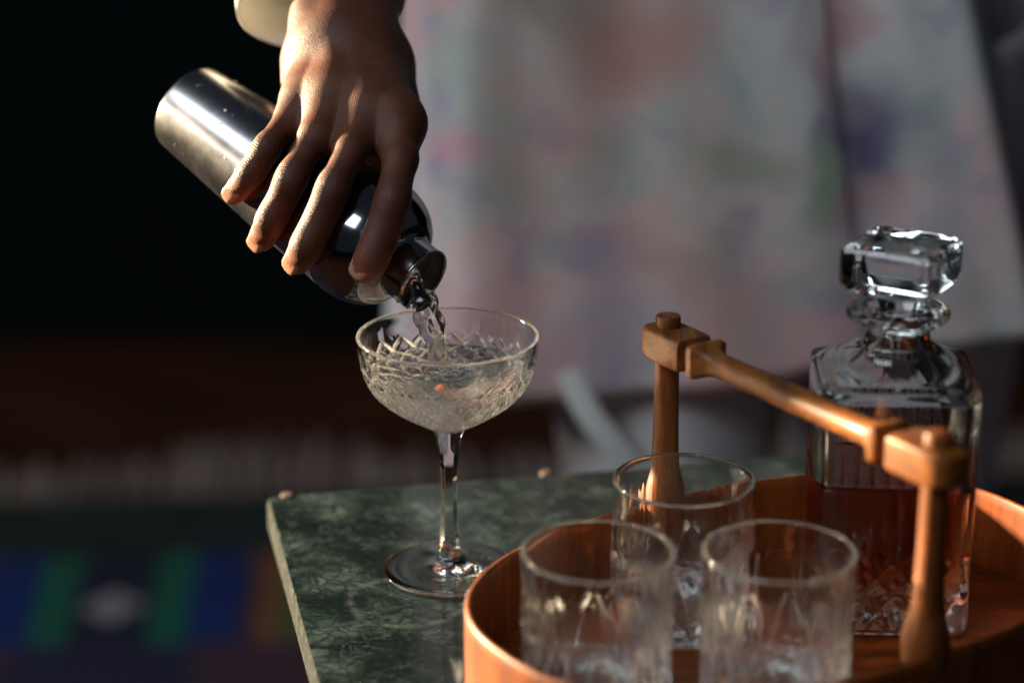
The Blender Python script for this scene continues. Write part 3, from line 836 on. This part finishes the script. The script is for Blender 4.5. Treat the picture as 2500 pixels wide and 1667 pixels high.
# ------------------------------------------------------------------ wooden tray
TC = np.array([0.1678, -0.1175]); TR = R(32.0); SA_, SB_ = 0.1643, 0.1094; RIM = 0.0520
tray = thing('serving_tray', 'oval teak serving tray with tall handle, holding decanter and tumblers', 'tray', (TC[0], TC[1], 0))
NTT = 220
sec = [(0.0, 0.0012), (0.0, RIM - 0.0016), (0.0006, RIM - 0.0005), (0.0016, RIM), (0.0026, RIM - 0.0005), (0.0032, RIM - 0.0016), (0.0032, 0.0058), (0.0030, 0.0012)]
sec = np.vstack([resample(sec[:2], 10), sec[2:6], resample(sec[5:7], 10)[1:], sec[7:]])
rings = [superring(SA_ - d, SB_ - d, 2.38, NTT, z, TR, TC) for d, z in sec]
V = np.concatenate(rings); F = grid_faces(len(rings), NTT)
k0 = (len(rings) - 1) * NTT
F += [[k0 + j, k0 + (j + 1) % NTT, (j + 1) % NTT, j] for j in range(NTT)]
mesh_obj('tray_wall', V, F, WOOD_WALL, tray)
rings = [superring(SA_ - d, SB_ - d, 2.38, NTT, z, TR, TC) for d, z in ((0.0045, 0.0006), (0.0031, 0.0012), (0.0031, 0.0082), (0.0036, 0.0090), (0.006, 0.0090))]
V, F = loft(rings); mesh_obj('tray_base', V, F, WOOD_BASE, tray, smooth=False)
TF = 0.0090
# handle: two turned posts and a turned bar with square shoulders, pegs through its ends
HZ = 0.1430
HA = np.array((0.1152,-0.0298,0.1430)); HB = np.array((0.2253,-0.1990,0.1430))
hd = HB - HA; HLEN = np.linalg.norm(hd); hd /= HLEN; hs = np.cross([0, 0, 1.0], hd)
def bar_ring(t, hw, hh, nn, nt=48):
    q = superring(hw, hh, nn, nt); return HA + hd * t + q[:, :1] * hs + q[:, 1:2] * np.array([0, 0, 1.0])
def half(flip):
    L = [(-0.0135, 0.0030, 0.0045, 4), (-0.0128, 0.0062, 0.0072, 5), (-0.0105, 0.0090, 0.0083, 6), (-0.006, 0.0108, 0.0087, 7), (0.0, 0.0113, 0.0088, 8), (0.020, 0.0113, 0.0088, 8), (0.0225, 0.0108, 0.0084, 7), (0.0235, 0.0070, 0.0062, 3), (0.0260, 0.0054, 0.0054, 2), (0.0290, 0.0060, 0.0058, 2), (0.0300, 0.0112, 0.0084, 7), (0.0312, 0.0116, 0.0090, 8), (0.0345, 0.0114, 0.0088, 7), (0.0385, 0.0078, 0.0072, 3), (0.0440, 0.0064, 0.0064, 2), (0.060, 0.0065, 0.0065, 2)]
    return [(HLEN - t, a, b, n_) for t, a, b, n_ in L][::-1] if flip else L
secs = half(False) + [(HLEN / 2, 0.0068, 0.0068, 2)] + half(True)
V, F = loft([bar_ring(*s) for s in secs])
bar = mesh_obj('handle_bar', V, F, WOOD_BAR, tray)
def sharp(o, ang=35):
    me = o.data
    try: me.set_sharp_from_angle(angle=R(ang))
    except Exception: pass
sharp(bar)
for P0, foot_xy in ((HA, HA), (HB, HB)):
    # each post straddles the tray wall with a turned knob
    pr = spline([(0.0001, 0.0300), (0.0050, 0.0305), (0.0085, 0.0340), (0.0104, 0.0420), (0.0114, 0.0500), (0.0113, 0.0575), (0.0098, 0.0655), (0.0080, 0.0725), (0.0072, 0.082), (0.0066, 0.105), (0.0063, HZ - 0.0087)], 70)
    G = revolve(pr, 40) + np.array([P0[0], P0[1], 0])
    post = mesh_obj('handle_post', G.reshape(-1, 3), grid_faces(70, 40), WOOD_POST, tray)
    pr = np.array([(0.0066, HZ + 0.0085), (0.0066, HZ + 0.0135), (0.0061, HZ + 0.0146), (0.0052, HZ + 0.0149), (0.0, HZ + 0.0150)])
    G = revolve(pr, 40) + np.array([P0[0], P0[1], 0])
    pin = mesh_obj('peg', G.reshape(-1, 3), grid_faces(len(pr), 40), WOOD_POST, post); sharp(pin)

# ------------------------------------------------------------------ tumblers
TRAD, TH = 0.0362, 0.080
def tumbler_cut(T, z, r):
    u = T * TRAD; nP = 12; P = 2 * np.pi * TRAD / nP
    up = 1 - sstep(0.036, 0.046, z)
    m = sstep(0.002, 0.006, z)
    lim = 0.030 + 0.011 * np.abs(np.cos(T * nP / 2))
    low = m * (1 - sstep(lim - 0.002, lim + 0.001, z))
    # pointed leaves standing on the base, hatched inside, with a fan between them
    PL = 2 * np.pi * TRAD / 10; hL = 0.043
    ul = np.abs(((u / PL + 0.5) % 1.0) - 0.5) * PL
    b = PL / 2 * np.sqrt(np.clip(1 - z / hL, 0, 1))
    edge = -0.0019 * np.clip(1 - np.abs(ul - b) / 0.0024, 0, 1) * (z < hL)
    hatch = np.minimum(groove(u + z * 0.9, PL / 3, 0.0028, 0.0013), groove(u - z * 0.9, PL / 3, 0.0028, 0.0013)) * (ul < b) * (z < 0.026)
    rib = -0.0013 * np.clip(1 - ul / 0.0017, 0, 1) * (z < 0.036)
    fan = groove(ul - z * 0.28, PL / 4, 0.0022, 0.0010) * (ul > b)
    g = np.minimum(np.minimum(edge, hatch), np.minimum(rib, fan))
    low = m * (1 - sstep(0.041, 0.043, z))
    fl = groove(u, P * 0.5, 0.0024, 0.0006, 'o') * sstep(lim, lim + 0.002, z) * (1 - sstep(0.058, 0.070, z))
    return low * g + fl
def make_tumbler(label):
    t = thing('tumbler', label, 'tumbler', (0, 0, 0), 'cut crystal tumblers on the tray')
    o_ = np.vstack([np.array([(0.0, 0.0016), (0.020, 0.0014), (0.0285, 0.0006), (0.0315, 0.0)]), spline([(0.0335, 0.0008), (0.0350, 0.0030), (0.0356, 0.0080), (0.0358, 0.030), (0.0360, 0.060), (0.0362, 0.0785)], 120)])
    ri = np.array([(0.03618, 0.0792), (0.0359, 0.0797), (0.0354, 0.0800), (0.0348, 0.0799), (0.0344, 0.0795), (0.0342, 0.0788)])
    i_ = spline([(0.0341, 0.0775), (0.0338, 0.060), (0.0333, 0.035), (0.0325, 0.018), (0.0300, 0.0135), (0.020, 0.0115), (0.0, 0.0110)], 60)
    pr = np.vstack([o_, ri, i_])
    G = revolve(pr, 360, tumbler_cut)
    mark_cut(mesh_obj('glass_wall', G.reshape(-1, 3), grid_faces(len(pr), 360), PRESSED, t), G, pr[:, :1], 0.043, 0.0790, 0.0010)
    return t
def copy_thing(o, label):
    c = o.copy(); link(c); c['label'] = label
    for ch in o.children:
        d = ch.copy(); link(d); d.parent = c
    return c
t1 = make_tumbler('empty cut crystal tumbler at the back, in front of the far handle post')
t2 = copy_thing(t1, 'empty cut crystal tumbler nearest the curved left end of the tray')
t3 = copy_thing(t1, 'empty cut crystal tumbler in front of the decanter')
for t, p, a in ((t1, (0.1211,-0.0847,0.0885), 0.1), (t2, (0.0745,-0.1734,0.0885), 0.35), (t3, (0.1594,-0.1734,0.0885), 0.0)):
    t.location = (p[0], p[1], TF + 0.0002); t.rotation_euler = (0, 0, a)

# ------------------------------------------------------------------ decanter
DX, DY = 0.2275, -0.0665
dec = thing('decanter', 'square cut crystal decanter half full of amber spirit, on the tray', 'decanter', (DX, DY, TF + 0.0002))
DG = R(-3)
NTD = 320
def dec_ring(a, n_, z, disp=None, rot=DG, flat=0.10):
    t, ru = polar_super(n_, NTD); rr = a * ru
    if disp is not None: rr = rr + disp(t, z, rr)
    lx, ly = rr * np.cos(t), rr * np.sin(t) * (1 - flat * min(1, max(0, (a - 0.018) / 0.018)))
    c_, s_ = math.cos(rot), math.sin(rot)
    return np.stack([lx * c_ - ly * s_ + DX, lx * s_ + ly * c_ + DY, np.full(NTD, z + TF + 0.0002)], 1)
def dec_cut(t, z, rr):
    tt = ((t + np.pi / 4) % (np.pi / 2)) - np.pi / 4           # angle within one face
    xf = rr * np.sin(tt)                                        # distance across the face
    edge = 1 - sstep(0.032, 0.036, np.abs(xf))
    fl = groove(xf, 0.0076, 0.0034, 0.0010, 'o') * edge * float(sstep(0.040, 0.050, z) * (1 - sstep(0.104, 0.122, z)))
    m = float(sstep(0.003, 0.006, z) * (1 - sstep(0.040, 0.050, z)))
    P = 0.0170
    g = np.minimum(groove(xf + z * 0.8, P, 0.0032, 0.0018), groove(xf - z * 0.8, P, 0.0032, 0.0018))
    g = np.minimum(g, groove(xf + z * .8 + P / 2, P, 0.0018, 0.0009))
    return fl + m * g * edge
zz = lambda k: k
outer = [(0.001, 6, 0.0022, 0), (0.028, 6, 0.0018, 0), (0.0368, 7, 0.0, 0), (0.0391, 8, 0.0008, 0), (0.0403, 9, 0.0026, 0)]
rings = [dec_ring(a, n_, z) for a, n_, z, _ in outer]
for z in np.linspace(0.0045, 0.124, 100): rings.append(dec_ring(0.0408, 9, z, dec_cut))
sh = [(0.0, 0.0408, 9, 0.126), (1, 0.0404, 10, 0.1300), (2, 0.0390, 10, 0.1318), (3, 0.0355, 8, 0.1334), (4, 0.0300, 5.0, 0.1370), (5, 0.0246, 3.2, 0.1414), (6, 0.0205, 2.3, 0.1462), (7, 0.0178, 2.0, 0.1490), (8, 0.0166, 2, 0.1545), (9, 0.0164, 2, 0.1570), (10, 0.0178, 2, 0.1592), (11, 0.0222, 2, 0.1610), (12, 0.0252, 2, 0.1632), (13, 0.0261, 2, 0.1652), (14, 0.0256, 2, 0.1670), (15, 0.0235, 2, 0.1680), (16, 0.0180, 2, 0.1686), (17, 0.0150, 2, 0.1680), (18, 0.0138, 2, 0.1660)]
shs = spline([(a, n_, z if z < 0.131 else z - 0.003 * min(1, max(0, z - 0.140) / 0.012)) for _, a, n_, z in sh], 90)
rings += [dec_ring(a, n_, z) for a, n_, z in shs]
inn = spline([(0.0132, 2, 0.1610), (0.0124, 2, 0.1525), (0.0126, 2, 0.1475), (0.0150, 2.0, 0.1415), (0.0190, 2.5, 0.1360), (0.0240, 3.4, 0.1318), (0.0300, 5, 0.1290), (0.0352, 7, 0.1250), (0.0362, 8, 0.1190), (0.0362, 8, 0.0800), (0.0362, 8, 0.0400), (0.0358, 8, 0.0250), (0.0325, 6, 0.0205), (0.0220, 4, 0.0190), (0.0100, 3, 0.0186), (0.0004, 2, 0.0185)], 110)
rings += [dec_ring(a, n_, z) for a, n_, z in inn]
V = np.concatenate(rings)
mesh_obj('decanter_body', V, grid_faces(len(rings), NTD), GLASS, dec)
WL = 0.0800
wi = [(a, n_, z) for a, n_, z in inn[::-1] if z < WL]
rings = [dec_ring(a + 0.0002, n_, z - 0.0001) for a, n_, z in wi] + [dec_ring(0.0364, 8, WL + 0.0006), dec_ring(0.0356, 8, WL), dec_ring(0.030, 8, WL - 0.0002), dec_ring(0.02, 8, WL - 0.0003), dec_ring(0.0004, 8, WL - 0.0003)]
mesh_obj('amber_spirit', np.concatenate(rings), grid_faces(len(rings), NTD), SPIRIT, dec)
# stopper: ground plug, waist and faceted square head
SR = R(-31.6)
st = [(0.0004, 2, 0.1425), (0.0070, 2, 0.1428), (0.0102, 2, 0.1440), (0.0116, 2, 0.1470), (0.0119, 2, 0.1540), (0.0124, 2, 0.1630), (0.0120, 2, 0.1690), (0.0105, 2, 0.1715), (0.0112, 2, 0.1735), (0.0150, 3, 0.1755), (0.0200, 6, 0.1775), (0.0228, 9, 0.1800), (0.0240, 11, 0.1830), (0.0244, 12, 0.1870), (0.0244, 12, 0.1930), (0.0242, 12, 0.1990), (0.0230, 11, 0.2012), (0.0205, 9, 0.2026), (0.0150, 5, 0.2022), (0.0080, 3, 0.2016), (0.0004, 2, 0.2014)]
sts = resample(st, 150)
rings = [dec_ring(a, n_, z - 0.0030, None, SR, 0.0) for a, n_, z in sts]
stp = mesh_obj('stopper', np.concatenate(rings), grid_faces(len(rings), NTD), GLASS, dec); sharp(stp, 28)
